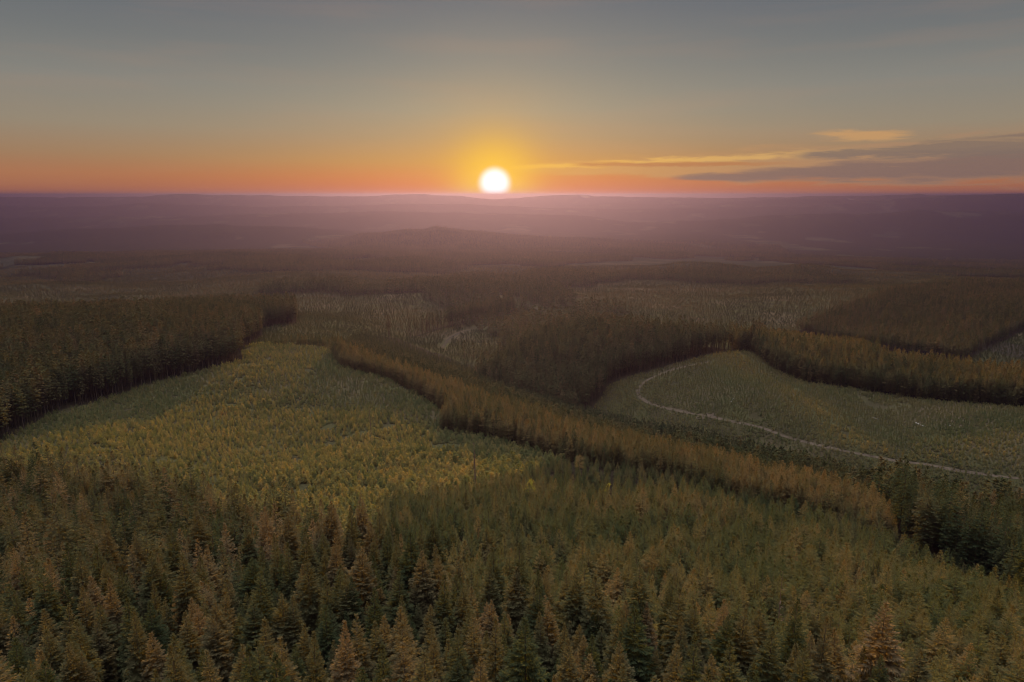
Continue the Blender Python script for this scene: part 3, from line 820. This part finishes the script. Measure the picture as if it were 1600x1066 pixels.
# ---------------------------------------------------------------- sky and sun
SUN_AZ, SUN_EL = math.degrees(math.atan((773 - 800) / F / (CP + 243 / F * SP))), 0.90
LAMP_EL = 8.0
EXPOSURE = 2.0
def build_world():
    w = bpy.data.worlds.new('World'); SC.world = w; w.use_nodes = True
    t = NT(w.node_tree)
    d = t.new('ShaderNodeTexCoord').outputs['Generated']
    s = t.new('ShaderNodeSeparateXYZ'); t.put(s.inputs[0], d)
    DEG = 180 / math.pi
    el = t.mul(t.m('ARCSINE', s.outputs[2]), DEG)
    az = t.mul(t.m('ARCTAN2', s.outputs[0], s.outputs[1]), DEG)
    daz = t.sub(az, SUN_AZ)
    sun = Vector((math.sin(R(SUN_AZ)) * math.cos(R(SUN_EL)), math.cos(R(SUN_AZ)) * math.cos(R(SUN_EL)), math.sin(R(SUN_EL))))
    dp = t.new('ShaderNodeVectorMath', operation='DOT_PRODUCT'); t.put(dp.inputs[0], d); dp.inputs[1].default_value = sun
    ang = t.mul(t.m('ARCCOSINE', t.m('MINIMUM', dp.outputs['Value'], .9999999)), DEG)
    E = lambda e: min(1, max(0, (e + 2) / 47))
    side = t.ramp(t.div(t.add(el, 2), 47), [(E(-2), lin(160, 100, 84)), (E(0), lin(170, 103, 74)), (E(1.5), lin(172, 114, 78)), (E(3), lin(158, 126, 96)), (E(5), lin(147, 135, 116)), (E(8), lin(131, 130, 123)), (E(11), lin(112, 115, 115)), (E(14.5), lin(97, 102, 110)), (E(24), lin(108, 114, 126)), (E(45), lin(150, 150, 156))])
    near = t.ramp(t.div(t.add(el, 2), 47), [(E(-2), lin(205, 92, 46)), (E(0), lin(214, 100, 48)), (E(1.2), lin(214, 122, 56)), (E(2.6), lin(196, 142, 72)), (E(4.5), lin(170, 142, 104)), (E(6.5), lin(152, 143, 122)), (E(10), lin(126, 127, 121)), (E(14.5), lin(99, 105, 112)), (E(24), lin(112, 118, 130)), (E(45), lin(150, 150, 156))])
    k = t.m('EXPONENT', t.mul(t.mul(daz, daz), -1 / (19.0 ** 2)))
    col = t.mix(k, side, near)
    # streaks of high cloud, warm where the low sun lights them
    vec = t.xyz(t.mul(az, .16), t.mul(el, 1.5), 0.0)
    n1 = t.noise(vec, 1.0, 6, .6, .4)
    n2 = t.noise(t.xyz(t.mul(az, .35), t.mul(el, 2.6), 3.7), 1.0, 6, .62, .6)
    def bank(c0, c1, th0, th1, a0, a1, soft, nz, amt):
        """a long bank: centre height and half thickness run linearly between the bearings a0 and a1"""
        f = t.m('MINIMUM', t.m('MAXIMUM', t.div(t.sub(az, a0), a1 - a0), 0.0), 1.0)
        c = t.add(c0, t.mul(f, c1 - c0)); th = t.add(th0, t.mul(f, th1 - th0))
        e = t.m('ABSOLUTE', t.div(t.sub(el, c), th))
        e = t.add(e, t.mul(t.sub(nz, .5), amt))
        g = t.smooth(e, 1.0, 1.0 - soft)
        return t.mul(g, t.smooth(az, a0 - .8, a0 + 1.2))
    veil = bank(2.1, 2.3, .45, 2.1, .2, 30, .6, n1, 2.0)
    col = t.mix(t.mul(veil, .85), col, t.mix(k, lin(164, 130, 104), lin(206, 152, 78)))
    glint = bank(2.2, 3.35, .24, .42, -.3, 34, .9, n2, 3.0)
    col = t.mix(t.mul(glint, .9), col, t.mix(k, lin(198, 158, 108), lin(232, 178, 70)))
    dark = bank(1.3, 1.9, .25, 1.25, 13.0, 32, .7, n1, 1.8)
    col = t.mix(t.mul(dark, .95), col, lin(128, 104, 96))
    dark2 = bank(2.45, 2.3, .22, .25, 5.0, 22, .8, n2, 2.6)
    col = t.mix(t.mul(t.mul(dark2, .8), t.smooth(az, 24.0, 15.0)), col, lin(176, 112, 66))
    dark3 = bank(2.9, 3.15, .3, .95, 22.0, 35, .7, n2, 2.0)
    col = t.mix(t.mul(dark3, .9), col, lin(126, 108, 98))
    # the lens shaped cloud by itself
    lx = t.div(t.sub(az, 26.3), 3.6); ly = t.div(t.sub(t.sub(el, 4.25), t.mul(lx, -.18)), .52)
    rr = t.m('SQRT', t.add(t.mul(lx, lx), t.mul(ly, ly)))
    lens = t.smooth(t.add(rr, t.mul(t.sub(n2, .5), 1.3)), 1.05, .35)
    col = t.mix(t.mul(lens, .85), col, lin(198, 152, 100))
    # faint unevenness of the air
    n3 = t.noise(t.xyz(t.mul(az, .05), t.mul(el, .5), 9.0), 1.0, 4)
    col = t.mix(t.mul(t.smooth(n3, .45, .7), .10), col, lin(186, 140, 108))
    # glow round the sun and its disc
    y1 = t.m('EXPONENT', t.mul(t.m('POWER', t.div(ang, 3.7), 1.4), -1.0))
    col = t.mix(t.mul(y1, .85), col, lin(222, 158, 30))
    y2 = t.m('EXPONENT', t.mul(t.m('POWER', t.div(ang, 3.0), 2.2), -1.0))
    col = t.mix(t.mul(y2, .92), col, lin(246, 196, 30))
    disc = t.smooth(ang, 1.6, .6)
    col = t.mix(disc, col, (1.3, 1.3, 1.38))
    # overhead sky, out of view, brightened as added fill; low sky behind dimmed
    sky = t.new('ShaderNodeTexSky', sky_type='NISHITA', sun_disc=False)
    sky.sun_elevation = R(LAMP_EL); sky.sun_rotation = R(SUN_AZ); sky.altitude = 300; sky.dust_density = 2.0
    up = t.smooth(el, 28.0, 70.0)
    bg1 = t.new('ShaderNodeBackground'); t.put(bg1.inputs[0], sky.outputs[0]); t.put(bg1.inputs[1], t.add(.0004, t.mul(up, .05)))
    bg2 = t.new('ShaderNodeBackground'); t.put(bg2.inputs[0], col); back = t.smooth(t.m('ABSOLUTE', daz), 55.0, 130.0)          # the eastern half of the sky is already dusky
    t.put(bg2.inputs[1], t.mul(2 ** -EXPOSURE, t.mul(t.add(1.0, t.mul(up, SKY_UP)), t.sub(1.0, t.mul(t.mul(back, .85), t.sub(1.0, up))))))
    ad = t.new('ShaderNodeAddShader'); t.put(ad.inputs[0], bg1.outputs[0]); t.put(ad.inputs[1], bg2.outputs[0])
    o = t.new('ShaderNodeOutputWorld'); t.put(o.inputs[0], ad.outputs[0])
SKY_UP = 8.6
build_world()

L = bpy.data.lights.new('sun', 'SUN'); L.energy = 5.0; L.angle = R(1.5); L.color = (1.0, .52, .065)
lo = bpy.data.objects.new('sun', L); COL.objects.link(lo)
dirv = Vector((math.sin(R(SUN_AZ)) * math.cos(R(LAMP_EL)), math.cos(R(SUN_AZ)) * math.cos(R(LAMP_EL)), math.sin(R(LAMP_EL))))
lo.rotation_euler = dirv.to_track_quat('Z', 'Y').to_euler()

cam = bpy.data.cameras.new('camera'); co = bpy.data.objects.new('camera', cam); COL.objects.link(co)
co.location = (0, 0, CZ); co.rotation_euler = (R(90) - PITCH, 0, 0)
cam.sensor_width = 36; cam.lens = 36 * F / 1600; cam.clip_start = .5; cam.clip_end = 200000
SC.camera = co

vs = SC.view_settings
vs.view_transform = 'Standard'; vs.look = 'None'; vs.exposure = EXPOSURE; vs.gamma = 1
cy = SC.cycles
cy.max_bounces = 4; cy.diffuse_bounces = 2; cy.glossy_bounces = 1; cy.transmission_bounces = 2; cy.volume_bounces = 0; cy.transparent_max_bounces = 4
cy.use_denoising = True
cy.sample_clamp_indirect = 4
cy.filter_width = 0.95
